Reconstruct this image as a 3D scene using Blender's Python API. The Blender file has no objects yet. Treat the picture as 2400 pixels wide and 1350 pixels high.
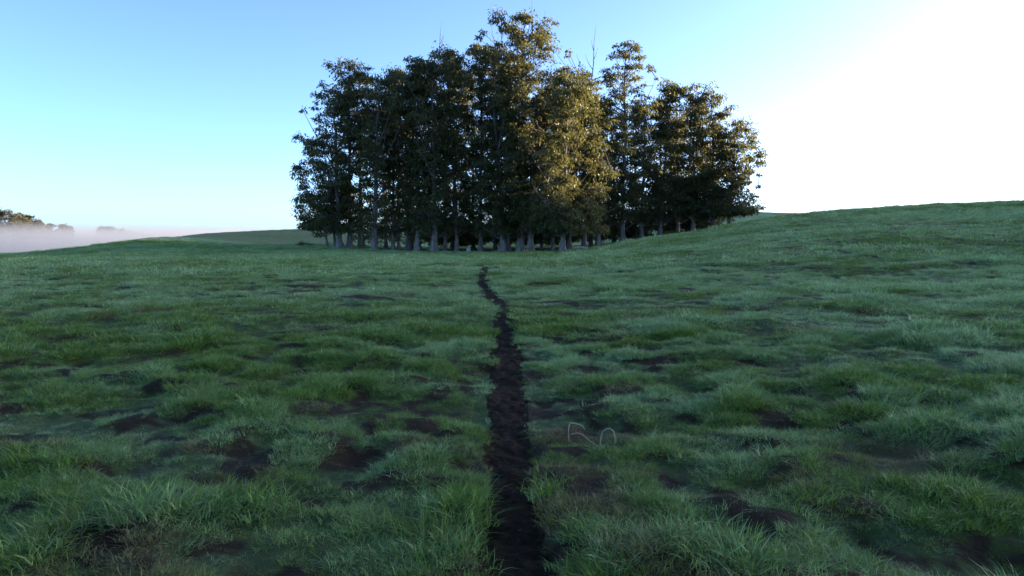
import bpy, math
import numpy as np

# ------------------------------------------------------------------ camera, sky, sun, exposure
scene = bpy.context.scene
col = scene.collection
SUN_EL, SUN_AZ = math.radians(7), math.radians(72)      # azimuth measured from +Y (forward) towards +X
cam_d = bpy.data.cameras.new('camera')
cam = bpy.data.objects.new('camera', cam_d); col.objects.link(cam)
cam_d.sensor_width = 36; cam_d.lens = 25.7; cam_d.clip_start = 0.05; cam_d.clip_end = 9000
cam.location = (0, 0, 1.6); cam.rotation_euler = (math.radians(90 - 3.84), 0, 0)
scene.camera = cam

world = bpy.data.worlds.new('World'); scene.world = world; world.use_nodes = True
wn = world.node_tree; wn.nodes.clear()
sky = wn.nodes.new('ShaderNodeTexSky'); sky.sky_type = 'NISHITA'; sky.sun_disc = False
sky.sun_elevation = SUN_EL; sky.sun_rotation = SUN_AZ
sky.altitude = 100; sky.air_density = 0.42; sky.dust_density = 1.35; sky.ozone_density = 2.2
bg = wn.nodes.new('ShaderNodeBackground'); bg.inputs[1].default_value = 0.15
wo = wn.nodes.new('ShaderNodeOutputWorld')
wn.links.new(sky.outputs[0], bg.inputs[0]); wn.links.new(bg.outputs[0], wo.inputs[0])

sun_d = bpy.data.lights.new('sun', 'SUN'); sun_d.energy = 5.0; sun_d.angle = math.radians(0.53)
sun_d.color = (1.0, 0.80, 0.50)
sun = bpy.data.objects.new('sun', sun_d); col.objects.link(sun)
sun.rotation_euler = (math.radians(90) - SUN_EL, 0, math.pi - SUN_AZ)

vs = scene.view_settings
vs.view_transform = 'Standard'; vs.look = 'None'; vs.gamma = 1.0; vs.use_curve_mapping = False
vs.exposure = 2.28
scene.cycles.max_bounces = 8; scene.cycles.diffuse_bounces = 4; scene.cycles.transmission_bounces = 4
scene.cycles.volume_bounces = 2; scene.cycles.use_denoising = True

rng = np.random.default_rng(7)

# ------------------------------------------------------------------ helpers
def prop(o, label=None, cat=None, group=None, kind=None):
    if label: o['label'] = label
    if cat: o['category'] = cat
    if group: o['group'] = group
    if kind: o['kind'] = kind
    return o

def mesh_np(name, V, F, mat=None, smooth=False):
    """V (n,3), F (m,k) with constant k"""
    me = bpy.data.meshes.new(name)
    V = np.asarray(V, np.float32); F = np.asarray(F, np.int32); m, k = F.shape
    me.vertices.add(len(V)); me.vertices.foreach_set('co', V.ravel())
    me.loops.add(m * k); me.loops.foreach_set('vertex_index', F.ravel())
    me.polygons.add(m); me.polygons.foreach_set('loop_start', np.arange(0, m * k, k, dtype=np.int32))
    if smooth: me.polygons.foreach_set('use_smooth', np.ones(m, bool))
    me.update(calc_edges=True)
    if mat: me.materials.append(mat)
    return me

def link(name, me, parent=None, loc=None):
    o = bpy.data.objects.new(name, me); col.objects.link(o)
    if parent: o.parent = parent
    if loc is not None: o.location = loc
    return o

def empty(name, loc):
    o = bpy.data.objects.new(name, None); o.empty_display_size = .5; col.objects.link(o); o.location = loc
    return o

def fattr(me, name, vals):
    a = me.attributes.new(name, 'FLOAT', 'POINT'); a.data.foreach_set('value', np.asarray(vals, np.float32))

def smooth01(t):
    t = np.clip(t, 0, 1); return t * t * (3 - 2 * t)

_tabs = {}
def vnoise(x, y, seed=0):
    """smooth value noise, about -1..1"""
    if seed not in _tabs: _tabs[seed] = np.random.default_rng(1000 + seed).random((256, 256)) * 2 - 1
    T = _tabs[seed]
    xi = np.floor(x).astype(int); yi = np.floor(y).astype(int); fx = smooth01(x - xi); fy = smooth01(y - yi)
    a = T[xi & 255, yi & 255]; b = T[(xi + 1) & 255, yi & 255]; c = T[xi & 255, (yi + 1) & 255]; d = T[(xi + 1) & 255, (yi + 1) & 255]
    return (a * (1 - fx) + b * fx) * (1 - fy) + (c * (1 - fx) + d * fx) * fy

def fbm(x, y, seed=0, oct=3):
    s = 0; amp = 1; tot = 0
    for k in range(oct):
        s = s + amp * vnoise(x * 2 ** k + 17.3 * k, y * 2 ** k + 5.1 * k, seed + k); tot += amp; amp *= .5
    return s / tot

class Tubes:
    """collects tapered tubes into one mesh"""
    def __init__(self): self.V = []; self.F = []; self.n = 0
    def add(self, P, R, sides=6, lobes=None):
        P = np.asarray(P, float); R = np.asarray(R, float); k = len(P)
        T = np.gradient(P, axis=0); T /= np.linalg.norm(T, axis=1)[:, None] + 1e-9
        ref = np.array([0.0, 0, 1]) if abs(T[:, 2]).mean() < .8 else np.array([1.0, 0, 0])
        U = np.cross(T, ref); U /= np.linalg.norm(U, axis=1)[:, None] + 1e-9
        W = np.cross(T, U)
        a = np.arange(sides) * 2 * math.pi / sides
        rr = R[:, None] * np.ones(sides)[None]
        if lobes is not None: rr = rr * lobes
        V = P[:, None] + rr[..., None] * (np.cos(a)[None, :, None] * U[:, None] + np.sin(a)[None, :, None] * W[:, None])
        i = np.arange(k - 1)[:, None] * sides; j = np.arange(sides)[None]; j2 = (j + 1) % sides
        F = np.stack([i + j, i + j2, i + sides + j2, i + sides + j], -1).reshape(-1, 4) + self.n
        self.V.append(V.reshape(-1, 3)); self.F.append(F); self.n += k * sides
        # tip cap
        c = self.n - sides
        caps = [[c, c + q, c + q + 1, c + (q + 2 if q + 2 < sides else q + 1)] for q in range(1, sides - 1, 2)]
        caps = [q for q in caps if len(set(q)) == 4]
        if caps: self.F.append(np.array(caps))
    def mesh(self, name, mat): return mesh_np(name, np.concatenate(self.V), np.concatenate(self.F), mat, True)

# ------------------------------------------------------------------ materials
def new_mat(name):
    m = bpy.data.materials.new(name); m.use_nodes = True
    nt = m.node_tree; nt.nodes.clear()
    return m, nt, nt.nodes.new('ShaderNodeOutputMaterial')

def nd(nt, typ, **kw):
    n = nt.nodes.new('ShaderNode' + typ)
    for k, v in kw.items(): setattr(n, k, v)
    return n

def mixc(nt, fac, a, b, blend='MIX'):
    n = nd(nt, 'Mix', data_type='RGBA', blend_type=blend)
    for sock, v in ((n.inputs[0], fac), (n.inputs[6], a), (n.inputs[7], b)):
        if isinstance(v, (int, float)): sock.default_value = v
        elif isinstance(v, tuple): sock.default_value = (*v, 1)
        else: nt.links.new(v, sock)
    return n.outputs[2]

def ramp(nt, src, lo, hi):
    n = nd(nt, 'MapRange', clamp=True, interpolation_type='SMOOTHSTEP')
    n.inputs[1].default_value = lo; n.inputs[2].default_value = hi
    nt.links.new(src, n.inputs[0]); return n.outputs[0]

def noise(nt, scale, detail=3, vec=None, rough=.55):
    n = nd(nt, 'TexNoise'); n.inputs['Scale'].default_value = scale; n.inputs['Detail'].default_value = detail
    n.inputs['Roughness'].default_value = rough
    if vec is not None: nt.links.new(vec, n.inputs['Vector'])
    return n.outputs['Fac']

GREEN, DEW, DRY, SOIL = (.110, .200, .020), (.27, .41, .165), (.165, .105, .045), (.022, .012, .005)

def grass_colour(nt, inst):
    kind = 'INSTANCER' if inst else 'GEOMETRY'
    dew_vignette = nd(nt, 'Attribute', attribute_name='dew_vignette', attribute_type=kind).outputs['Fac']
    dry = nd(nt, 'Attribute', attribute_name='dry', attribute_type=kind).outputs['Fac']
    c = mixc(nt, dew_vignette, GREEN, DEW)
    return mixc(nt, dry, c, DRY)

def mat_grass():
    m, nt, out = new_mat('grass_blade')
    c = grass_colour(nt, True)
    rnd = nd(nt, 'ObjectInfo').outputs['Random']
    at = nd(nt, 'Attribute', attribute_name='tone', attribute_type='GEOMETRY').outputs['Fac']
    hsv = nd(nt, 'HueSaturation'); nt.links.new(c, hsv.inputs['Color'])
    mp = nd(nt, 'MapRange'); nt.links.new(at, mp.inputs[0]); mp.inputs[3].default_value = .6; mp.inputs[4].default_value = 1.45
    nt.links.new(mp.outputs[0], hsv.inputs['Value'])
    p = nd(nt, 'BsdfPrincipled'); nt.links.new(hsv.outputs[0], p.inputs['Base Color'])
    p.inputs['Roughness'].default_value = .5; p.inputs['Specular IOR Level'].default_value = .4
    dw = nd(nt, 'Attribute', attribute_name='dew_vignette', attribute_type='INSTANCER').outputs['Fac']
    sw = nd(nt, 'Math', operation='MULTIPLY'); nt.links.new(dw, sw.inputs[0]); sw.inputs[1].default_value = .25
    nt.links.new(sw.outputs[0], p.inputs['Sheen Weight']); p.inputs['Sheen Roughness'].default_value = .4
    t = nd(nt, 'BsdfTranslucent'); nt.links.new(hsv.outputs[0], t.inputs['Color'])
    mx = nd(nt, 'MixShader'); mx.inputs[0].default_value = .33
    nt.links.new(p.outputs[0], mx.inputs[1]); nt.links.new(t.outputs[0], mx.inputs[2]); nt.links.new(mx.outputs[0], out.inputs[0])
    return m

def mat_ground():
    m, nt, out = new_mat('pasture_turf')
    pos = nd(nt, 'NewGeometry').outputs['Position']
    c = grass_colour(nt, False)
    bare = nd(nt, 'Attribute', attribute_name='bare', attribute_type='GEOMETRY').outputs['Fac']
    n1 = noise(nt, 1.7, 6, pos, .65); n2 = noise(nt, 14, 4, pos, .6)
    v = mixc(nt, ramp(nt, n1, .3, .72), c, mixc(nt, .55, c, (.025, .035, .018)))
    v = mixc(nt, ramp(nt, n2, .45, .7), v, mixc(nt, .45, v, (.10, .15, .11)))
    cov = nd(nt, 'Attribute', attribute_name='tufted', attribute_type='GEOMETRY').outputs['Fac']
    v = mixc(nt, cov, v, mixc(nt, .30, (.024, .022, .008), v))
    v = mixc(nt, bare, v, SOIL)
    p = nd(nt, 'BsdfPrincipled'); nt.links.new(v, p.inputs['Base Color']); p.inputs['Roughness'].default_value = .9
    p.inputs['Specular IOR Level'].default_value = .15
    b1 = nd(nt, 'Bump'); b1.inputs['Strength'].default_value = .9; b1.inputs['Distance'].default_value = .25
    nt.links.new(noise(nt, 2.2, 8, pos, .7), b1.inputs['Height']); nt.links.new(b1.outputs[0], p.inputs['Normal'])
    nt.links.new(p.outputs[0], out.inputs[0])
    return m

def mat_soil():
    m, nt, out = new_mat('trodden_soil')
    pos = nd(nt, 'NewGeometry').outputs['Position']
    v = mixc(nt, ramp(nt, noise(nt, 9, 5, pos), .35, .7), (.015, .0092, .0045), (.033, .021, .011))
    v = mixc(nt, ramp(nt, noise(nt, 45, 2, pos), .62, .72), v, (.05, .045, .03))
    p = nd(nt, 'BsdfPrincipled'); nt.links.new(v, p.inputs['Base Color']); p.inputs['Roughness'].default_value = .8
    p.inputs['Specular IOR Level'].default_value = .05
    b1 = nd(nt, 'Bump'); b1.inputs['Strength'].default_value = 1; b1.inputs['Distance'].default_value = .03
    nt.links.new(noise(nt, 30, 6, pos, .7), b1.inputs['Height']); nt.links.new(b1.outputs[0], p.inputs['Normal'])
    nt.links.new(p.outputs[0], out.inputs[0])
    return m

def mat_leaf(name, base, var, trans=.4):
    m, nt, out = new_mat(name)
    pos = nd(nt, 'NewGeometry').outputs['Position']
    at = nd(nt, 'Attribute', attribute_name='tone', attribute_type='GEOMETRY').outputs['Fac']
    c = mixc(nt, at, base, var)
    c = mixc(nt, ramp(nt, noise(nt, .35, 2, pos), .4, .7), c, mixc(nt, .35, c, (.075, .070, .025)))
    p = nd(nt, 'BsdfPrincipled'); nt.links.new(c, p.inputs['Base Color']); p.inputs['Roughness'].default_value = .45
    p.inputs['Specular IOR Level'].default_value = .4
    t = nd(nt, 'BsdfTranslucent'); nt.links.new(mixc(nt, .5, c, (.20, .17, .04)), t.inputs['Color'])
    mx = nd(nt, 'MixShader'); mx.inputs[0].default_value = trans
    nt.links.new(p.outputs[0], mx.inputs[1]); nt.links.new(t.outputs[0], mx.inputs[2]); nt.links.new(mx.outputs[0], out.inputs[0])
    return m

def mat_bark(name, a, b, zs=.25):
    m, nt, out = new_mat(name)
    g = nd(nt, 'NewGeometry').outputs['Position']
    mp = nd(nt, 'Mapping'); mp.inputs['Scale'].default_value = (1, 1, zs); nt.links.new(g, mp.inputs['Vector'])
    v = mixc(nt, ramp(nt, noise(nt, 5, 5, mp.outputs[0], .65), .35, .68), a, b)
    p = nd(nt, 'BsdfPrincipled'); nt.links.new(v, p.inputs['Base Color']); p.inputs['Roughness'].default_value = .85
    bp = nd(nt, 'Bump'); bp.inputs['Strength'].default_value = .8; bp.inputs['Distance'].default_value = .04
    nt.links.new(noise(nt, 14, 5, mp.outputs[0], .65), bp.inputs['Height']); nt.links.new(bp.outputs[0], p.inputs['Normal'])
    nt.links.new(p.outputs[0], out.inputs[0])
    return m

M_GRASS, M_GROUND, M_SOIL = mat_grass(), mat_ground(), mat_soil()
M_LEAF = mat_leaf('eucalyptus_leaf', (.036, .050, .018), (.105, .112, .034), .48)
M_FARLEAF = mat_leaf('far_tree_leaf', (.045, .042, .020), (.075, .062, .030), .3)
M_BARK = mat_bark('eucalyptus_bark', (.22, .20, .165), (.08, .068, .055))
M_LIMB_TRUNK_SHADE = mat_bark('limb_bark_trunk_shade', (.12, .105, .09), (.06, .05, .042))
M_TWIG = mat_bark('bare_twig', (.17, .15, .13), (.10, .085, .07))
M_STALK = mat_bark('dry_stalk', (.40, .33, .22), (.26, .20, .12), 1)
M_LOG = mat_bark('weathered_log', (.48, .44, .38), (.25, .22, .18), 1)

# ------------------------------------------------------------------ terrain: heights by bearing (degrees from the path's line) and distance (m)
COLS = [
    (-40.23, [(0, 0.00), (33, -0.05), (79, -0.30), (124, -0.90), (196, -5.00), (301, -9.00), (589, -9.00), (5239, -9.00)]),
    (-35.00, [(0, 0.00), (31, -0.05), (73, -0.12), (122, -0.44), (183, -4.00), (281, -9.00), (549, -9.00), (4883, -9.00)]),
    (-32.22, [(0, 0.00), (30, -0.02), (71, -0.05), (124, -0.30), (177, -3.00), (272, -9.00), (532, -9.00), (4728, -9.00)]),
    (-30.26, [(0, 0.00), (29, 0.00), (69, 0.05), (125, 0.53), (174, -2.00), (266, -9.00), (521, -9.00), (4631, -9.00)]),
    (-28.22, [(0, 0.00), (28, 0.00), (68, 0.08), (127, 1.47), (182, -1.00), (272, -9.00), (511, -9.00), (4540, -9.00)]),
    (-25.84, [(0, 0.00), (28, 0.00), (67, 0.10), (100, 0.81), (139, 2.48), (200, 1.00), (289, -8.00), (500, -9.00), (4444, -9.00)]),
    (-23.63, [(0, 0.00), (27, 0.00), (65, 0.10), (104, 0.82), (136, 1.60), (196, 3.39), (284, 0.00), (382, -8.00), (4366, -9.00)]),
    (-19.29, [(0, 0.00), (26, 0.00), (64, 0.10), (106, 0.61), (125, 0.50), (148, 0.21), (212, 4.28), (297, 2.00), (424, -8.00), (4238, -9.00)]),
    (-14.40, [(0, 0.00), (26, 0.00), (62, 0.05), (103, 0.67), (124, 0.83), (155, 0.55), (217, 5.40), (310, 2.00), (465, -8.00), (4130, -9.00)]),
    (-6.66, [(0, 0.00), (25, 0.00), (60, 0.00), (89, 0.01), (121, 0.10), (221, 4.00), (322, 2.00), (503, -8.00), (4027, -9.00)]),
    (0.00, [(0, 0.00), (25, 0.00), (60, 0.00), (88, -0.04), (120, 0.20), (220, 5.00), (320, 4.00), (500, 0.00), (4000, -9.00)]),
    (4.34, [(0, 0.00), (25, 0.00), (60, 0.00), (85, 0.16), (120, 0.30), (221, 5.50), (321, 6.00), (501, 3.00), (4011, -9.00)]),
    (6.66, [(0, 0.00), (25, 0.00), (60, 0.25), (84, 0.73), (121, 0.60), (221, 6.00), (322, 8.00), (503, 3.00), (4027, -9.00)]),
    (9.93, [(0, 0.00), (25, 0.05), (56, 0.65), (81, 1.60), (112, 1.20), (264, 7.67), (406, 5.00), (4061, -9.00)]),
    (13.14, [(0, 0.00), (26, 0.10), (51, 0.95), (81, 2.29), (113, 1.80), (267, 10.70), (411, 6.00), (4107, -9.00)]),
    (16.26, [(0, 0.00), (26, 0.15), (52, 1.40), (80, 3.17), (115, 2.20), (271, 12.37), (417, 8.00), (4167, -9.00)]),
    (21.06, [(0, 0.00), (27, 0.25), (54, 2.00), (80, 4.31), (118, 3.00), (279, 11.16), (429, 8.00), (4286, -9.00)]),
    (25.02, [(0, 0.00), (28, 0.30), (55, 2.40), (82, 4.79), (121, 3.30), (287, 10.70), (441, 8.00), (4414, -9.00)]),
    (30.26, [(0, 0.00), (29, 0.35), (58, 2.70), (83, 5.21), (127, 3.60), (301, 10.70), (463, 9.00), (4631, -9.00)]),
    (35.00, [(0, 0.00), (31, 0.40), (61, 2.90), (85, 5.28), (128, 5.20), (317, 10.70), (488, 12.00), (4883, -9.00)]),
    (38.43, [(0, 0.00), (32, 0.45), (64, 3.10), (89, 5.60), (134, 7.20), (332, 18.00), (638, 34.00), (1021, 15.00), (5106, -9.00)]),
    (44.00, [(0, 0), (25, 0.5), (60, 5.2), (110, 11), (200, 20.5), (300, 33), (420, 52), (650, 78), (1000, 60), (2200, 15), (4800, -9)]),  # from here on: unseen hill flank, raised and shaped to shade the field
    (49.00, [(0, 0), (25, 0.5), (60, 5.6), (110, 12), (211, 23.8), (300, 36), (420, 55), (650, 80), (1000, 60), (2200, 15), (4800, -9)]),
    (54.00, [(0, 0), (25, 0.55), (60, 6.1), (110, 13.5), (200, 24.2), (267, 31.3), (330, 39.5), (420, 54), (600, 76), (680, 81), (1000, 60), (2200, 15), (4800, -9)]),
    (60.00, [(0, 0), (25, 0.6), (60, 6.6), (110, 15.5), (200, 28.6), (275, 38), (337, 43.5), (364, 46), (450, 55.5), (520, 67), (600, 77.5), (680, 82), (1000, 60), (2200, 15), (4800, -9)]),
    (65.00, [(0, 0), (25, 0.6), (60, 6.9), (110, 15.5), (200, 28), (300, 39.5), (400, 51.5), (520, 64), (580, 69.5), (680, 74), (1000, 60), (2200, 15), (4800, -9)]),
    (75.00, [(0, 0), (25, 0.6), (60, 7), (110, 15.5), (200, 28), (400, 53.5), (650, 70), (1000, 60), (2200, 15), (4800, -9)]),
    (95.00, [(0, 0), (25, 0.6), (60, 7), (110, 15.5), (200, 29), (400, 58), (650, 80), (1000, 60), (2200, 15), (4800, -9)]),
    (120.00, [(0, 0), (25, 0.4), (60, 4), (110, 9), (200, 16), (400, 32), (650, 50), (1000, 40), (2200, 10), (4800, -9)]),
]
PATH = [ (0.03, 3.47, 0.34), (0.00, 3.97, 0.29), (-0.01, 4.65, 0.28), (-0.04, 5.60, 0.33), (-0.05, 7.03, 0.33), (-0.07, 8.57, 0.36), (-0.09, 10.55, 0.38), (-0.14, 13.71, 0.37), (-0.25, 17.14, 0.34), (-0.58, 21.10, 0.34), (-1.08, 26.12, 0.34), (-1.24, 30.47, 0.36), (-1.23, 35.16, 0.29), (-1.37, 39.18, 0.27), (-1.80, 42.85, 0.25), (-2.44, 46.48, 0.22) ]

_th = np.linspace(-180, 180, 1441)
_u = np.linspace(0, math.log(1 + 5000 / 6), 500)           # u = log(1 + r/6)
_r = 6 * (np.exp(_u) - 1)
_far = [(0, 0), (60, -.3), (200, -4), (600, -9), (5000, -9)]
_cols = [(-180, _far), (-100, _far)] + COLS + [(150, _far), (180, _far)]
_prof = np.stack([np.interp(_r, [k[0] for k in kn], [k[1] for k in kn]) for _, kn in _cols])
_tabh = np.stack([np.interp(_th, [c[0] for c in _cols], _prof[:, j]) for j in range(len(_r))], 1)
def _blur(A, s, axis):
    k = np.exp(-.5 * (np.arange(-3 * s, 3 * s + 1) / s) ** 2); k /= k.sum()
    pad = [(0, 0), (0, 0)]; pad[axis] = (3 * s, 3 * s)
    B = np.pad(A, pad, mode='edge')
    return np.apply_along_axis(lambda v: np.convolve(v, k, 'valid'), axis, B)
_tabh = _blur(_blur(_tabh, 5, 0), 4, 1)

def terrain(x, y):
    x = np.asarray(x, float); y = np.asarray(y, float)
    r = np.hypot(x, y); th = np.degrees(np.arctan2(x, y))
    a = (th + 180) * 4; b = np.log(1 + r / 6) / (_u[1] - _u[0])
    ai = np.clip(a.astype(int), 0, 1439); bi = np.clip(b.astype(int), 0, 498); fa = a - ai; fb = np.clip(b - bi, 0, 1)
    h = (_tabh[ai, bi] * (1 - fa) + _tabh[ai + 1, bi] * fa) * (1 - fb) + (_tabh[ai, bi + 1] * (1 - fa) + _tabh[ai + 1, bi + 1] * fa) * fb
    h = h + .10 * fbm(x / 9, y / 9, 3, 2) * smooth01((r - 4) / 20) + .35 * fbm(x / 40, y / 40, 8, 2) * smooth01((r - 60) / 200)
    return h

_P = np.array(PATH)
_py = np.linspace(1.0, 47, 500)
_px = np.interp(_py, _P[:, 1], _P[:, 0]); _pw = np.interp(_py, _P[:, 1], _P[:, 2])
_k = np.ones(15) / 15
_pw = _pw * (1 + .35 * smooth01((_py - 14) / 12))
_px = np.convolve(np.pad(_px, 7, mode='edge'), _k, 'valid')
def path_dist(x, y):
    """sideways distance from the path's centre line over its half width"""
    cx = np.interp(y, _py, _px); w = np.interp(y, _py, _pw) * .5
    w = w * (.92 + .22 * vnoise(y * 1.7, y * 0 + .5, 21) + .22 * vnoise(y * 6, y * 0 + (x > cx) * 7.5, 23)) + .015
    d = np.abs(x - cx + .06 * vnoise(y * 2.3, y * 0 + 3.3, 22)) / w
    return np.where((y < .8) | (y > 46.5), 99, d)

def relief(x, y):
    """tussocks and hoof hollows"""
    r = np.hypot(x, y)
    t = .080 * fbm(x / .38, y / .38, 11, 2) * smooth01((17 - r) / 6) + .07 * fbm(x / 1.0, y / 1.0, 84, 2) + .10 * fbm(x / 2.2, y / 2.2, 15, 2)
    return t * smooth01((r - .3) / 1.2)

def fields(x, y):
    r = np.hypot(x, y)
    pd = path_dist(x, y)
    dew_vignette = .46 + .75 * fbm(x / 7.0, y / 7.0, 31, 3) + .75 * fbm(x / .9, y / .9, 36, 2)
    dew_vignette = dew_vignette + .75 * smooth01((r - 4) / 24) - .55  # greener near the camera; lens darkening of the foreground also put into colour
    dry = smooth01((fbm(x / .6, y / .6, 41, 3) + .35 * fbm(x / 9, y / 9, 45, 2) - .36) / .28) * .7
    for cx, cy, s, w in ((.50, 6.0, .36, 1.0), (1.02, 5.95, .22, .8), (2.75, 5.2, .38, .9), (1.5, 11.5, .5, .6), (-3.6, 13, .7, .5), (4.9, 15.5, .8, .5)):
        dry = np.maximum(dry, w * np.exp(-((x - cx) ** 2 + (y - cy) ** 2) / s ** 2))
    bare = smooth01((fbm(x / .26, y / .26, 51, 3) + .30 * fbm(x / 6, y / 6, 54, 2) - .17 - .13 * smooth01((r - 7) / 10)) / .2)
    bare = .94 * np.maximum(bare, smooth01((fbm(x / .9, y / .6, 57, 3) - .30) / .16) * smooth01((r - 9) / 10)) * smooth01((95 - r) / 50)
    bare = np.maximum(bare, smooth01((1.15 - pd) / .3))
    # under the grove the grass gives way to dark leaf litter
    gx = (x - 3) / 31; gy = (y - 99) / 14
    bare = np.maximum(bare, .9 * smooth01((1.0 - np.hypot(gx, gy)) / .2))
    # the slope beyond the near field is browner, older grass
    hill = smooth01((y - 128) / 20) * (x < 0)
    dry = np.maximum(dry, .45 * hill); dew_vignette = dew_vignette * (1 - .6 * hill)
    return np.clip(dew_vignette, 0, 1), np.clip(dry, 0, 1), np.clip(bare, 0, 1)

def ground_z(x, y):
    pd = path_dist(x, y)
    return terrain(x, y) + relief(x, y) * (1 - .6 * smooth01((1.6 - pd) / .8)) - .06 * smooth01((1.4 - pd) / .7)

# ground sheet: fine inside the field of view, coarse elsewhere
rr = np.concatenate([[.25], np.arange(.6, 1.6, .1), np.arange(1.6, 14, .045), np.exp(np.linspace(math.log(14), math.log(60), 120)), np.exp(np.linspace(math.log(61.4), math.log(4800), 180))])
tt = np.radians(np.concatenate([np.arange(-180, -48, 4.0), np.arange(-48, 48, .22), np.arange(48, 180, 4.0)]))
X = rr[:, None] * np.sin(tt)[None]; Y = rr[:, None] * np.cos(tt)[None]
Z = ground_z(X, Y) - .035 * smooth01((1.15 - path_dist(X, Y)) / .15)
V = np.stack([X, Y, Z], -1).reshape(-1, 3); nt_ = len(tt)
i = np.arange(len(rr) - 1)[:, None] * nt_; j = np.arange(nt_)[None]; j2 = (j + 1) % nt_
Fq = np.stack([i + j, i + nt_ + j, i + nt_ + j2, i + j2], -1).reshape(-1, 4)[:, ::-1]
V = np.concatenate([V, [[0, 0, float(ground_z(np.array([0.]), np.array([0.]))[0])]]])
me = mesh_np('ground', V, Fq, M_GROUND, True)
d_, y_, b_ = fields(V[:, 0], V[:, 1])
fattr(me, 'dew_vignette', d_); fattr(me, 'dry', y_); fattr(me, 'bare', b_)
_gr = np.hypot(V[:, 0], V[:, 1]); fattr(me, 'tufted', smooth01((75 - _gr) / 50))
prop(link('ground', me), kind='structure')

# the trodden path
ys = np.exp(np.linspace(math.log(1.2), math.log(46), 900)); q = np.linspace(-1, 1, 25)
cx = np.interp(ys, _py, _px); hw = np.interp(ys, _py, _pw) * .5 * 1.12
PX = cx[:, None] + hw[:, None] * q[None]; PY = np.repeat(ys[:, None], 25, 1)
PZ = ground_z(PX, PY) + .004 + .026 * fbm(PX / .06, PY / .07, 61, 3) + .03 * fbm(PX / .2, PY / .25, 66, 2) - .02 * q[None] ** 4 + .012
V = np.stack([PX, PY, PZ], -1).reshape(-1, 3)
i = np.arange(899)[:, None] * 25; j = np.arange(24)[None]
Fq = np.stack([i + j, i + j + 1, i + 25 + j + 1, i + 25 + j], -1).reshape(-1, 4)
prop(link('path', mesh_np('path', V, Fq, M_SOIL, True)), kind='structure')

# ------------------------------------------------------------------ grass: tufts instanced over the pasture, one object
def tuft_mesh(name, n, rad, length, width, lean, seed, seg=3):
    g = np.random.default_rng(seed)
    a = g.random(n) * 2 * math.pi; rad_ = rad * np.sqrt(g.random(n))
    bx, by = rad_ * np.cos(a), rad_ * np.sin(a)
    L = length * (.45 + .75 * g.random(n)); w = width * (.6 + .7 * g.random(n))
    da = a + g.normal(0, .9, n); ln = lean * (.3 + 1.2 * g.random(n)); fa = g.random(n) * math.pi
    t = np.linspace(0, 1, seg + 1)
    V = []; 
    out = np.stack([np.cos(da), np.sin(da), 0 * da], 1); side = np.stack([np.cos(fa), np.sin(fa), 0 * fa], 1)
    rows = []
    for k in range(seg + 1):
        s = t[k]
        c = np.stack([bx, by, 0 * bx - .01], 1) + out * (L * ln * s ** 1.8)[:, None]
        c[:, 2] += L * (s - .35 * np.minimum(ln, 1.3) * s ** 2.4)
        ww = w * (1 - s) ** .6 * .5 if k < seg else w * .04
        rows.append(c - side * ww[:, None]); rows.append(c + side * ww[:, None])
    V = np.stack(rows, 1).reshape(-1, 3); m = 2 * (seg + 1)
    base = np.arange(n)[:, None] * m
    F = np.concatenate([base + np.array([2 * k, 2 * k + 1, 2 * k + 3, 2 * k + 2])[None] for k in range(seg)])
    me = mesh_np(name, V, F, M_GRASS, True)
    fattr(me, 'tone', np.repeat(g.random(n), m))
    return bpy.data.objects.new(name, me)

protos = [tuft_mesh('grass_tuft', 60, .10, .078, .0052, 1.05, 200 + k) for k in range(5)] + \
         [tuft_mesh('grass_tuft', 56, .21, .095, .012, 1.15, 300 + k, 2) for k in range(4)] + \
         [tuft_mesh('grass_tuft', 46, .50, .13, .032, 1.15, 400 + k, 2) for k in range(3)]

def scatter(r0, r1, dens, seed):
    g = np.random.default_rng(seed)
    half = math.radians(44); n = int(half * (r1 ** 2 - r0 ** 2) * dens)
    r = np.sqrt(g.random(n) * (r1 ** 2 - r0 ** 2) + r0 ** 2); t = (g.random(n) * 2 - 1) * half
    return r * np.sin(t), r * np.cos(t)

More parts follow.
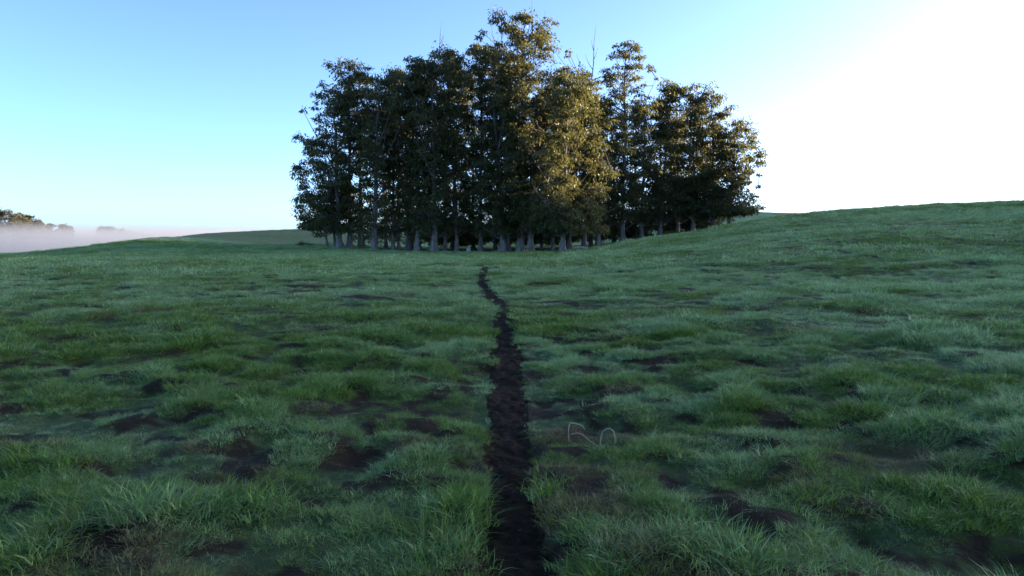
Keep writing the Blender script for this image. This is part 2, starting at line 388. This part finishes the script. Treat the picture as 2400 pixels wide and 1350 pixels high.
PT, SC, RO, IX, DW, DR = [], [], [], [], [], []
for zone, (r0, r1, dens, i0, ni) in enumerate(((1.6, 13, 250, 0, 5), (11.5, 36, 60, 5, 4), (33, 120, 10, 9, 3))):
    x, y = scatter(r0, r1, dens, 70 + zone); n = len(x)
    dew_vignette, dry, bare = fields(x, y); r = np.hypot(x, y)
    lush = np.clip(.74 + .80 * fbm(x / .38, y / .38, 11, 2) + .45 * fbm(x / 1.0, y / 1.0, 84, 2) + .25 * fbm(x / 3.1, y / 3.1, 81, 2), .42, 1.6)
    pd = path_dist(x, y)
    keep = rng.random(n) > (bare ** 1.3 * np.where(pd < 1.0, .86 - .30 * smooth01((vnoise(y * .9, y * 0 + 8.5, 24) - .1) / .4), .80))
    s = lush * (1 - .5 * bare) * (.75 + .5 * rng.random(n)) * (1 - .25 * dry)
    s = np.where(pd < 1.1, s * .6, s)
    dry = np.maximum(dry, .75 * bare * (rng.random(n) < .6))
    gap = np.abs(x - np.interp(y, _py, _px)) - np.interp(y, _py, _pw) * .5     # wide tufts keep clear of the tread
    keep &= ~((gap < (0, .09, .30)[zone] * s) & (y < 46.5) & (rng.random(n) < .93) & (zone > 0))
    th = rng.random(n)
    keep &= ~((np.hypot((x - 3) / 30, (y - 99) / 13) < 1) & (th > .06))
    x, y, s, dew_vignette, dry, r = (v[keep] for v in (x, y, s, dew_vignette, dry, r)); n = len(x)
    PT.append(np.stack([x, y, ground_z(x, y) - .012], 1)); SC.append(s)
    RO.append(np.stack([rng.normal(0, .16, n), rng.normal(0, .16, n), rng.random(n) * 6.283], 1))
    IX.append(i0 + rng.integers(0, ni, n))
    DW.append(np.clip(dew_vignette + rng.normal(0, .22, n), 0, 1)); DR.append(np.clip(dry + rng.normal(0, .10, n), 0, 1))
PT = np.concatenate(PT)
gm = bpy.data.meshes.new('grass'); gm.vertices.add(len(PT)); gm.vertices.foreach_set('co', PT.astype(np.float32).ravel())
fattr(gm, 'scl', np.concatenate(SC)); fattr(gm, 'dew_vignette', np.concatenate(DW)); fattr(gm, 'dry', np.concatenate(DR))
a = gm.attributes.new('rot', 'FLOAT_VECTOR', 'POINT'); a.data.foreach_set('vector', np.concatenate(RO).astype(np.float32).ravel())
a = gm.attributes.new('idx', 'INT', 'POINT'); a.data.foreach_set('value', np.concatenate(IX).astype(np.int32))
gm.materials.append(M_GRASS)
grass = prop(link('grass', gm), label='dewy green pasture grass in uneven tufts', kind='stuff')
ng = bpy.data.node_groups.new('grass_scatter', 'GeometryNodeTree')
ng.interface.new_socket('Geometry', in_out='INPUT', socket_type='NodeSocketGeometry')
ng.interface.new_socket('Geometry', in_out='OUTPUT', socket_type='NodeSocketGeometry')
gi = ng.nodes.new('NodeGroupInput'); go = ng.nodes.new('NodeGroupOutput')
iop = ng.nodes.new('GeometryNodeInstanceOnPoints'); jn = ng.nodes.new('GeometryNodeJoinGeometry')
for o in reversed(protos):
    oi = ng.nodes.new('GeometryNodeObjectInfo'); oi.inputs['Object'].default_value = o; oi.inputs['As Instance'].default_value = False
    gt = ng.nodes.new('GeometryNodeGeometryToInstance')
    ng.links.new(oi.outputs['Geometry'], gt.inputs[0]); ng.links.new(gt.outputs[0], jn.inputs[0])
def named(n, t):
    v = ng.nodes.new('GeometryNodeInputNamedAttribute'); v.data_type = t; v.inputs[0].default_value = n
    return next(s for s in v.outputs if s.enabled and s.name == 'Attribute')
ng.links.new(gi.outputs[0], iop.inputs['Points']); ng.links.new(jn.outputs[0], iop.inputs['Instance'])
iop.inputs['Pick Instance'].default_value = True
ng.links.new(named('idx', 'INT'), iop.inputs['Instance Index'])
ng.links.new(named('rot', 'FLOAT_VECTOR'), iop.inputs['Rotation'])
ng.links.new(named('scl', 'FLOAT'), iop.inputs['Scale'])
ng.links.new(iop.outputs[0], go.inputs[0])
md = grass.modifiers.new('scatter', 'NODES'); md.node_group = ng

# ------------------------------------------------------------------ trees
GROVE = [
    (-22.2, 88.0, 8.5, 3.5, 1.6, 2.6, 0.10, 46, "slim young eucalyptus with low drooping foliage at the grove's fog-side end"),
    (-21.7, 90.0, 14.3, 5.4, 2.5, 6.3, 0.13, 84, 'thin eucalyptus throwing a long leafy limb out over the fog-side pasture'),
    (-20.7, 88.0, 20.1, 3.8, 2.8, 9.8, 0.26, 70, 'pale flared eucalyptus with rounded crown lobes beside the thin fog-side trees'),
    (-19.7, 89.0, 22.5, 2.1, 3.1, 13.5, 0.24, 75, "tall eucalyptus with a spiky top, tallest at the grove's fog-side end"),
    (-19.2, 92.0, 22.1, 2.3, 4.1, 15.6, 0.17, 60, 'slender eucalyptus behind the spiky-topped tree at the fog-side end'),
    (-16.4, 87.0, 20.4, 2.6, 3.0, 11.2, 0.27, 75, 'eucalyptus on a broad flared base where daylight shows between the trunks'),
    (-14.5, 89.0, 21.7, 2.1, 2.5, 13.5, 0.16, 62, 'slender eucalyptus beside the broad-based tree, first of three thin trunks in line'),
    (-14.4, 93.0, 23.0, 2.7, 3.0, 15.7, 0.15, 60, 'slender eucalyptus, middle one of three thin trunks beside the broad-based tree'),
    (-12.9, 90.0, 21.0, 2.6, 2.4, 10.0, 0.16, 60, 'slender eucalyptus, last of three thin trunks, next to the short cone-shaped base'),
    (-11.2, 87.0, 20.8, 2.5, 2.8, 10.7, 0.24, 75, 'eucalyptus with a short cone-shaped pale base in the shaded front row'),
    (-9.1, 86.0, 22.5, 2.7, 2.8, 11.1, 0.28, 85, 'eucalyptus with wide pale cone base below the dead forked spire'),
    (-8.3, 91.0, 23.4, 2.8, 3.0, 13.8, 0.16, 64, 'slender eucalyptus just behind the tree with the dead forked spire'),
    (-6.6, 88.0, 23.6, 3.2, 2.7, 11.9, 0.19, 75, 'narrow-trunked eucalyptus beside the low splintered stump'),
    (-3.8, 89.0, 25.2, 3.0, 3.3, 12.0, 0.18, 85, 'eucalyptus with bare twigs above its crown beside the tallest tree'),
    (-1.0, 86.0, 23.3, 3.8, 3.0, 9.6, 0.34, 90, 'eucalyptus with a thick grey twin-looking base next to the tallest tree'),
    (-0.4, 91.0, 23.9, 2.3, 3.6, 12.7, 0.20, 70, 'slender eucalyptus squeezed behind the tallest tree and its thick-based neighbour'),
    (1.0, 86.0, 27.5, 5.0, 5.0, 13.1, 0.40, 150, 'tallest eucalyptus in the grove, broad pale trunk and high open crown'),
    (2.1, 85.0, 18.7, 3.1, 4.8, 6.1, 0.33, 100, 'leaning pale eucalyptus beside the tallest tree, its low crown dark green'),
    (4.9, 88.0, 20.1, 3.4, 4.1, 9.8, 0.17, 80, 'slim eucalyptus between the leaning pale tree and the golden sunlit tree'),
    (5.6, 80.5, 19.0, 3.5, 5.3, 4.4, 0.22, 150, 'eucalyptus with bright golden sunlit foliage hanging low over the pasture side'),
    (7.0, 90.0, 18.4, 2.3, 3.5, 9.0, 0.18, 60, 'slim eucalyptus directly behind the golden sunlit tree'),
    (8.8, 89.0, 21.7, 3.1, 2.9, 10.9, 0.20, 72, 'eucalyptus with a thin dead leader above sparse golden foliage'),
    (10.7, 91.0, 19.4, 2.2, 2.5, 9.0, 0.22, 60, 'short-crowned eucalyptus between the dead-leader tree and the tall column-shaped tree'),
    (14.0, 93.0, 25.9, 2.7, 3.5, 10.8, 0.24, 100, 'tall column-shaped eucalyptus standing apart above the grassy slope'),
    (16.8, 95.0, 20.0, 2.3, 3.1, 8.3, 0.18, 70, 'eucalyptus next to the tall column-shaped tree, on its sunward side'),
    (19.4, 96.0, 21.3, 2.3, 3.6, 8.3, 0.19, 80, 'second eucalyptus on the sunward side of the tall column-shaped tree'),
    (22.2, 98.0, 22.2, 2.7, 3.5, 9.0, 0.20, 80, "highest-topped eucalyptus in the cluster at the grove's sunward end"),
    (23.9, 97.0, 21.7, 2.7, 3.8, 8.4, 0.20, 85, 'eucalyptus behind the grassy slope beside the feathery backlit tree'),
    (26.4, 96.0, 20.2, 2.9, 2.8, 7.2, 0.20, 95, 'eucalyptus with feathery backlit top next to the rounded sunward-end tree'),
    (27.8, 94.0, 16.7, 3.6, 3.5, 4.9, 0.20, 150, "rounded golden-green eucalyptus drooping at the grove's sunward end"),
    (-20.8, 102.0, 22.1, 3.0, 3.9, 6.4, 0.18, 70, None),
    (-18.6, 108.0, 23.7, 3.5, 3.5, 5.4, 0.18, 70, None),
    (-14.3, 104.0, 23.1, 3.3, 3.3, 4.0, 0.18, 75, None),
    (-12.4, 112.0, 25.8, 3.9, 3.6, 3.6, 0.18, 75, None),
    (-8.7, 106.0, 25.2, 3.7, 3.4, 3.1, 0.18, 80, None),
    (-5.8, 110.0, 26.6, 3.9, 3.9, 3.2, 0.18, 80, None),
    (-2.4, 104.0, 25.6, 3.6, 3.6, 3.1, 0.18, 80, None),
    (1.0, 112.0, 27.7, 4.2, 4.2, 2.9, 0.18, 80, None),
    (4.2, 104.0, 22.5, 3.3, 3.6, 3.1, 0.18, 80, None),
    (8.3, 110.0, 22.8, 3.9, 3.9, 3.5, 0.18, 75, None),
    (11.2, 104.0, 20.7, 3.0, 3.3, 4.0, 0.18, 70, None),
    (15.1, 108.0, 22.1, 2.5, 3.8, 4.1, 0.18, 70, None),
    (17.9, 106.0, 20.8, 2.8, 3.7, 5.3, 0.18, 70, None),
    (22.5, 110.0, 22.1, 3.2, 3.9, 5.5, 0.18, 70, None),
    (25.8, 108.0, 20.8, 3.2, 3.8, 6.0, 0.18, 70, None),
    (28.4, 106.0, 18.3, 3.1, 3.4, 5.9, 0.18, 70, None),
]
FAR = [
    (-326.0, 440.0, 19.6, 7.7),
    (-319.0, 450.0, 18.9, 9.2),
    (-299.1, 440.0, 18.3, 7.7),
    (-302.1, 455.0, 16.2, 6.0),
    (-303.8, 470.0, 13.4, 4.7),
    (-303.0, 480.0, 11.7, 3.6),
    (-300.2, 490.0, 11.0, 3.4),
    (-301.1, 500.0, 10.1, 2.9),
    (-336.8, 600.0, 10.7, 4.6),
    (-322.9, 590.0, 10.9, 5.9),
    (-317.9, 600.0, 10.0, 6.0),
    (-313.9, 610.0, 7.3, 4.6),
    (-319.3, 640.0, 5.7, 4.1),
]

def leaves(C, R, n_per, size, g, squash=.85, full=None):
    """drooping leaves spread through clumps: centres C (k,3), radii R (k)"""
    k = len(C); n = k * n_per
    c = np.repeat(C, n_per, 0); r = np.repeat(R, n_per)
    d = g.normal(size=(n, 3)); d /= np.linalg.norm(d, axis=1)[:, None]
    d[:, 2] = np.where(d[:, 2] < -.3, -d[:, 2] * g.random(n), d[:, 2])
    rad = r * g.random(n) ** .42
    p = c + d * rad[:, None] * np.stack([np.ones(n), np.ones(n), np.repeat(squash * (.65 + .8 * g.random(k)), n_per)], 1)
    ax = d * .55 + np.array([0, 0, -.95]) + g.normal(0, .45, (n, 3)); ax /= np.linalg.norm(ax, axis=1)[:, None]
    sd = np.cross(ax, g.normal(size=(n, 3))); sd /= np.linalg.norm(sd, axis=1)[:, None]
    L = size * (.65 + .7 * g.random(n)); W = L * (.15 + .07 * g.random(n))
    mid = p + ax * (L * .4)[:, None]
    V = np.stack([p, mid + sd * W[:, None], p + ax * L[:, None], mid - sd * W[:, None]], 1).reshape(-1, 3)
    if full is not None:                                 # thin out the small sprays
        keep = g.random(n) < np.clip((r / full) ** 1.5, .22, 1); V = V.reshape(n, 4, 3)[keep].reshape(-1, 3)
    F = np.arange(len(V)).reshape(-1, 4)
    tone = np.clip(np.repeat(g.random(k), n_per) * .6 + g.random(n) * .5 - .05, 0, 1)
    if full is not None: tone = tone[keep]
    return V, F, np.repeat(tone, 4)

def bez(a, b, c, n):
    t = np.linspace(0, 1, n)[:, None]
    return (1 - t) ** 2 * a + 2 * t * (1 - t) * b + t * t * c

def make_tree(name, x, y, ztop, rl, rright, zb, r0, ncl, seed, leaf_n=82, leaf_size=.34, mat=None, low=True, clump=1.0, limbs=7):
    g = np.random.default_rng(seed); mat = mat or M_LEAF
    z0 = float(terrain(np.array([x]), np.array([y]))[0])
    root = empty(name, (x, y, z0)); H = ztop - z0; zb = zb - z0
    # trunk, flared at the foot
    nz = 22; t = np.linspace(0, 1, nz) ** 1.5; zz = t * H * .96 - .25 * (t == 0)
    lean = ((rright - rl) * .35 + g.normal(0, .35), g.normal(0, .5))
    wob = np.cumsum(g.normal(0, .07, (nz, 2)), 0) * t[:, None]
    tp = np.stack([lean[0] * t + wob[:, 0] * 1.5, lean[1] * t + wob[:, 1] * 1.5, zz], 1)
    rad = r0 * (1 - t) ** .75 + .03 + r0 * (.5 + 1.1 * g.random()) * np.exp(-np.maximum(zz, 0) / (.45 + .6 * g.random()))
    ang = np.arange(14) * 2 * math.pi / 14
    lob = 1 + (.16 * np.sin(ang * 3 + g.random() * 6) + .12 * np.sin(ang * 5 + g.random() * 6))[None] * np.exp(-np.maximum(zz, 0) / 1.2)[:, None]
    tb = Tubes(); tb.add(tp, rad, 14, lob)
    # clump centres within a ragged envelope
    ph = g.random(6) * 6.28
    def env(tz, az):
        pr = (tz + .10) ** .22 * np.maximum(1 - tz, 0) ** .30 * 1.2
        lump = 1 + .25 * np.sin(3 * az + ph[0] + 3 * tz) + .22 * np.sin(2 * az + ph[1] - 4 * tz) + g.normal(0, .16, np.shape(tz))
        side = rl + (rright - rl) * (.5 + .5 * np.cos(az))
        dep = .5 * (rl + rright) * .95
        return pr * lump * np.hypot(side * np.cos(az), dep * np.sin(az))
    npf = max(8, ncl // 6)                                # foliage hangs in rounded puffs with gaps between them
    tz = (np.arange(npf) + g.random(npf)) / npf; az = np.cumsum(2.4 + g.normal(0, .5, npf))
    rd = env(tz, az) * (.35 + .6 * g.random(npf) ** .6)
    which = np.concatenate([np.arange(npf), g.integers(0, npf, ncl - npf)])
    ps = clump * (.55 + .55 * g.random(npf)); off = g.normal(0, 1, (ncl, 3)) * ps[which][:, None] * np.array([.75, .75, .95])
    ox = (rd * np.cos(az))[which] + off[:, 0]; oy = (rd * np.sin(az))[which] + off[:, 1]
    cz = np.minimum((zb + tz * (H - zb))[which] - .6 * ps[which] + off[:, 2], H - .5); rd = np.hypot(ox, oy); az = np.arctan2(oy, ox)
    if low:                                              # shoots and hanging sprays on the lower trunk
        k = int(ncl * (.9 if y > 100 else .95)); zl = .7 if y > 100 else 2.0 + 1.0 * g.random()
        cz = np.concatenate([cz, zl + (zb - zl + .5) * g.random(k)]); az2 = g.random(k) * 6.283
        az = np.concatenate([az, az2]); rd = np.concatenate([rd, (.3 + (.8 if y > 100 else .5) * g.random(k)) * np.where(np.cos(az2) < 0, rl, rright)])
    no = ncl // 5                                        # stray sprays that fray the outline
    to = g.random(no); ao = g.random(no) * 6.283
    cz = np.concatenate([cz, zb + to * (H - zb) - .2]); az = np.concatenate([az, ao]); rd = np.concatenate([rd, env(to, ao) * (.95 + .22 * g.random(no))])
    ti = np.interp(cz, tp[:, 2], tp[:, 0]); tj = np.interp(cz, tp[:, 2], tp[:, 1])
    C = np.stack([ti + rd * np.cos(az), tj + rd * np.sin(az), cz], 1)
    R = clump * (.5 + .9 * g.random(len(C)) ** 1.6) * np.where(cz < zb, .85, 1)
    R[-no:] = clump * (.28 + .3 * g.random(no))
    V, F, tone = leaves(C, R, leaf_n, leaf_size, g, full=.75 * clump)
    # limbs carry the outer clumps, twigs the rest
    order = np.argsort(-rd); pick = []
    for q in order:
        if all(np.linalg.norm(C[q] - C[p]) > 1.6 * clump for p in pick): pick.append(q)
        if len(pick) >= limbs: break
    L = []
    for q in pick:
        drop = rd[q] * (.9 + .6 * g.random()); zs = max(.18 * H, C[q, 2] - drop)
        s = np.array([np.interp(zs, tp[:, 2], tp[:, 0]), np.interp(zs, tp[:, 2], tp[:, 1]), zs])
        mid = s * .45 + C[q] * .55 + np.array([0, 0, -.18 * rd[q]]) + g.normal(0, .15, 3)
        P = bez(s, mid, C[q], 9); rs = max(.035, np.interp(zs, zz, rad) * .5)
        tl = Tubes(); tl.add(P, np.linspace(rs, .02, 9), 6); L.append((P, tl))
    for q in range(len(C)):
        if q in pick: continue
        best = None
        for P, tl in L:
            dd = np.linalg.norm(P[3:] - C[q], axis=1); m = dd.argmin()
            if best is None or dd[m] < best[0]: best = (dd[m], P[3 + m], tl)
        zt = max(1.5, C[q, 2] - rd[q] * .7)
        pt = np.array([np.interp(zt, tp[:, 2], tp[:, 0]), np.interp(zt, tp[:, 2], tp[:, 1]), zt])
        dt = np.linalg.norm(pt - C[q])
        s, tgt = (best[1], best[2]) if best is not None and best[0] < dt else (pt, tb)
        tgt.add(bez(s, (s + C[q]) / 2 + np.array([0, 0, -.12]), C[q], 4), np.array([.03, .025, .02, .012]) * (1 + .5 * clump), 4)
    tm = tb.mesh('trunk', M_BARK); tm.materials.append(M_LIMB_TRUNK_SHADE)      # pale butt; shade put into the colour of trunk faces higher up
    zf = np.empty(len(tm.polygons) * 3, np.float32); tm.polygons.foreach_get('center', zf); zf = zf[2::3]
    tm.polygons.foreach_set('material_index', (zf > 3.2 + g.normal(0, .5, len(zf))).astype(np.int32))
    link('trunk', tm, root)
    for P, tl in L: link('limb', tl.mesh('limb', M_LIMB_TRUNK_SHADE), root)
    me = mesh_np('crown', V, F, mat); fattr(me, 'tone', tone)
    c = link('crown', me, root); c['kind'] = 'stuff'
    return root

def dead_branch(root, pts, r=.05, side=()):
    """bare branch given in world metres; side: (along 0..1, offset) twigs"""
    P = np.array(pts, float) - np.array(root.location); n = len(P)
    Q = np.stack([np.interp(np.linspace(0, n - 1, 4 * n), np.arange(n), P[:, k]) for k in range(3)], 1)
    tb = Tubes(); tb.add(Q, np.linspace(r, .012, len(Q)), 5)
    for s, off in side:
        b = Q[int(s * (len(Q) - 1))]; e = b + np.array(off)
        tb.add(bez(b, (b + e) / 2 + np.array([off[0] * .25, 0, -.1]), e, 5), np.linspace(r * .6, .01, 5), 4)
    link('dead_branch', tb.mesh('dead_branch', M_TWIG), root)

grove = []
for k, (x, y, zt, rl, rright, zb, r0, ncl, lab) in enumerate(GROVE):
    back = y > 100
    t = make_tree('eucalyptus_tree', x, y, zt, rl, rright, zb, r0, int(ncl * (1.0 if x > 13 and not back else .85 if x < -12 else 1.2)), 500 + k, leaf_n=74 if back else 100)
    if lab is None:
        lab = 'eucalyptus hidden in the dark inner rows of the grove' if back else 'slender-trunked eucalyptus standing between neighbours in the grove'
    prop(t, lab, 'tree', 'eucalyptus trees of the grove'); grove.append(t)

for k, (x, y, zt, w) in enumerate(FAR):
    t = make_tree('distant_tree', x, y, zt, w, w, zt - max(10, w * 2.2), .4, 75, 900 + k, leaf_n=60, leaf_size=1.3, mat=M_FARLEAF, low=False, clump=w * .30, limbs=4)
    lab = ('big brown-green tree rising from the fog in the valley' if w > 5.9 and y < 460 else
           'small feathery tree poking out of the fog beside the big valley trees' if y < 520 else
           'faint grey tree deep in the fog beside the pasture ridge')
    grp = 'large fog trees' if w > 5.9 and y < 460 else 'small fog trees' if y < 520 else 'faint fog trees'
    prop(t, lab, 'tree', grp)

# bare dead leaders and twigs standing above the crowns (world metres)
TALL = grove[16]
dead_branch(grove[10], [(-8.5, 86, 20.5), (-8.4, 86, 23), (-8.25, 86.1, 25.3), (-8.1, 86.1, 26.6)], .07, ((.35, (.55, .1, 2.2)), (.25, (-.5, 0, 1.5)), (.5, (.35, 0, 1.1))))
dead_branch(grove[13], [(-1.9, 88.5, 22), (-2.1, 88.5, 25.0), (-2.5, 88.5, 27.2)], .06, ((.3, (-.7, 0, 2.4)), (.45, (.5, 0, 1.6)), (.6, (-.35, .1, 1.2))))
dead_branch(grove[14], [(-.9, 86, 22.5), (-1.3, 86, 25.4), (-2.2, 86, 27.6)], .05, ((.4, (.5, 0, 1.9)), (.55, (.2, 0, 1.6))))
dead_branch(TALL, [(1.9, 86, 25.4), (2.25, 86, 27.6), (2.35, 86, 29.8)], .04, ((.4, (.5, 0, 1.2)),))
dead_branch(TALL, [(2.7, 86.2, 24.6), (3.4, 86.2, 26.0), (3.9, 86.2, 27.9)], .05, ((.35, (.6, 0, .9)),))
dead_branch(grove[21], [(9.4, 89, 19), (9.75, 89, 22.5), (9.8, 89, 25), (10.0, 89, 27)], .08, ((.3, (-.9, 0, 1.8)), (.45, (.5, 0, 1.4)), (.55, (-.3, 0, 1.3))))
dead_branch(grove[21], [(9.2, 89, 19.2), (8.3, 89, 22), (7.7, 89, 23.6)], .05, ((.5, (-.5, 0, .6)),))
dead_branch(TALL, [(.9, 85.4, 4.6), (-.6, 85.0, 4.65), (-2.7, 84.8, 4.75)], .06, ((.6, (-.4, 0, .35)),))
dead_branch(grove[3], [(-19.9, 89, 19.5), (-20.6, 89, 22.2), (-21.1, 89, 23.4)], .05, ((.5, (.4, 0, .9)), (.3, (-.4, 0, 1.0))))
dead_branch(grove[1], [(-22.5, 90, 6.6), (-24.6, 89.6, 8.6), (-25.8, 89.4, 9.0)], .05, ((.5, (-.6, 0, -.4)), (.7, (-.5, 0, .5))))

# a pale fallen log and a low stump at the grove's edge, a small dark bush in the open
def zg(x, y): return float(ground_z(np.array([x]), np.array([y]))[0])
log = empty('fallen_log', (7.6, 82.6, zg(7.6, 82.6)))
tb = Tubes(); tb.add(bez(np.array([-.85, 0, .20]), np.array([0, .05, .34]), np.array([.9, .1, .22]), 9), np.array([.15, .17, .16, .17, .16, .15, .14, .12, .08]), 9); link('trunk', tb.mesh('trunk', M_LOG), log)
tb = Tubes(); tb.add(bez(np.array([.2, .05, .28]), np.array([.4, -.1, .5]), np.array([.75, -.25, .62]), 5), np.linspace(.05, .02, 5), 6); link('branch_stub', tb.mesh('branch_stub', M_LOG), log)
prop(log, 'short pale fallen log lying at the edge of the grove', 'log')
st = empty('tree_stump', (-5.1, 85.2, zg(-5.1, 85.2)))
tb = Tubes(); ang = np.arange(12) * 2 * math.pi / 12
tb.add([(0, 0, -.1), (0, 0, .1), (.02, 0, .3), (.05, .02, .52), (.05, .02, .54)], [.42, .34, .26, .22, .14], 12, 1 + .14 * np.sin(3 * ang)[None] * np.ones((5, 1)))
link('bole', tb.mesh('bole', M_LOG), st)
tb = Tubes(); tb.add([(.1, 0, .40), (.16, 0, .62), (.15, .02, .85)], [.09, .06, .02], 6); link('splinter', tb.mesh('splinter', M_LOG), st)
prop(st, 'low splintered stump among the flared trunks of the grove', 'stump')
g = np.random.default_rng(5)
bu = empty('low_bush', (-27.6, 97.5, zg(-27.6, 97.5)))
V, F, tone = leaves(g.normal(0, 1, (9, 3)) * np.array([.5, .4, .08]) + np.array([0, 0, .22]), np.full(9, .33), 60, .22, g)
me = mesh_np('foliage', V, F, M_LEAF); fattr(me, 'tone', tone); link('foliage', me, bu)['kind'] = 'stuff'
tb = Tubes(); tb.add([(0, 0, -.05), (.05, 0, .25)], [.03, .015], 5); tb.add([(0, 0, -.05), (-.25, .05, .28)], [.03, .012], 5); link('stem', tb.mesh('stem', M_TWIG), bu)
prop(bu, 'small dark bush alone on the pasture near the grove', 'bush')

# two dry stalks bent into hoops in the brown grass beside the path
def stalk(name, pts, rad, label, extra=()):
    x0, y0 = pts[0][0], pts[0][1]; dy = -.22; root = empty(name, (x0 * (1 + dy / y0), y0 + dy, zg(x0, y0 + dy)))
    for nm, P, r in (('stem', pts, rad),) + tuple(extra):
        P = np.array(P, float) - np.array([x0, y0, 0]); P[:, 2] -= .01; n = len(P); t = np.linspace(0, n - 1, 6 * n)
        Q = np.stack([np.interp(t, np.arange(n), P[:, k]) for k in range(3)], 1)
        kk = np.ones(5) / 5; Q[2:-2] = np.stack([np.convolve(Q[:, k], kk, 'valid') for k in range(3)], 1)
        tb = Tubes(); tb.add(Q, np.linspace(r, r * .75, len(Q)), 7); link(nm, tb.mesh(nm, M_STALK), root)
    prop(root, label, 'stalk', 'bent dry stalks by the path')
stalk('dry_stalk', [(.475, 6.0, .02), (.470, 6.0, .10), (.478, 6.0, .168), (.50, 6.0, .175), (.55, 6.0, .163), (.585, 6.0, .148), (.60, 6.0, .12)], .0048,
      'angular dry stalk folded like a staple in brown grass by the path', (('side_stem', [(.488, 5.98, .085), (.53, 5.97, .100), (.57, 5.95, .098), (.61, 5.9, .075), (.655, 5.86, .045), (.70, 5.8, .03)], .0040),))
stalk('dry_stalk', [(.715, 5.85, .0), (.722, 5.85, .065), (.735, 5.85, .122), (.765, 5.85, .148), (.795, 5.85, .148), (.825, 5.85, .122), (.835, 5.85, .075), (.832, 5.85, .03)], .0048,
      'round-topped dry stalk arched like a croquet hoop in brown grass by the path')

# ------------------------------------------------------------------ ground fog lying in the valley, one closed body of air
nx, ny = 90, 60
fx = np.linspace(-900, -70, nx); fy = np.linspace(215, 1700, ny)
FX, FY = np.meshgrid(fx, fy, indexing='ij')
edge = smooth01(np.minimum(FX + 900, -70 - FX) / 120) * smooth01((FY - 215) / 150) * smooth01((1700 - FY) / 150)
top = -11.5 + edge * 29.0
bot = np.full_like(top, -12.0)
V = np.concatenate([np.stack([FX, FY, top], -1).reshape(-1, 3), np.stack([FX, FY, bot], -1).reshape(-1, 3)])
N = nx * ny; I = lambda a, b: a * ny + b
ii, jj = np.meshgrid(np.arange(nx - 1), np.arange(ny - 1), indexing='ij'); ii = ii.ravel(); jj = jj.ravel()
F = [np.stack([I(ii, jj), I(ii + 1, jj), I(ii + 1, jj + 1), I(ii, jj + 1)], 1), np.stack([I(ii, jj), I(ii, jj + 1), I(ii + 1, jj + 1), I(ii + 1, jj)], 1) + N]
b = np.arange(nx - 1); c = np.arange(ny - 1)
F += [np.stack([I(b, 0), I(b, 0) + N, I(b + 1, 0) + N, I(b + 1, 0)], 1), np.stack([I(b, ny - 1), I(b + 1, ny - 1), I(b + 1, ny - 1) + N, I(b, ny - 1) + N], 1),
      np.stack([I(0, c), I(0, c + 1), I(0, c + 1) + N, I(0, c) + N], 1), np.stack([I(nx - 1, c), I(nx - 1, c) + N, I(nx - 1, c + 1) + N, I(nx - 1, c + 1)], 1)]
m, nt, out = new_mat('valley_fog')
pos = nd(nt, 'NewGeometry').outputs['Position']
sx = nd(nt, 'SeparateXYZ'); nt.links.new(pos, sx.inputs[0])
nz = noise(nt, .012, 3, pos, .5)
ma = nd(nt, 'Math', operation='MULTIPLY_ADD'); nt.links.new(nz, ma.inputs[0]); ma.inputs[1].default_value = -16; nt.links.new(sx.outputs[2], ma.inputs[2])
den = nd(nt, 'MapRange', clamp=True, interpolation_type='SMOOTHSTEP'); nt.links.new(ma.outputs[0], den.inputs[0])
den.inputs[1].default_value = 4.0; den.inputs[2].default_value = -10; den.inputs[3].default_value = 0; den.inputs[4].default_value = .015
pv = nd(nt, 'VolumePrincipled'); pv.inputs['Color'].default_value = (.38, .41, .50, 1)
pv.inputs['Anisotropy'].default_value = .2
nt.links.new(den.outputs[0], pv.inputs['Density'])
m.cycles.volume_step_rate = .2
nt.links.new(pv.outputs[0], out.inputs['Volume'])
fog = prop(link('fog', mesh_np('fog', V, np.concatenate(F), m, True)), label='pale bank of ground fog filling the valley', kind='stuff')
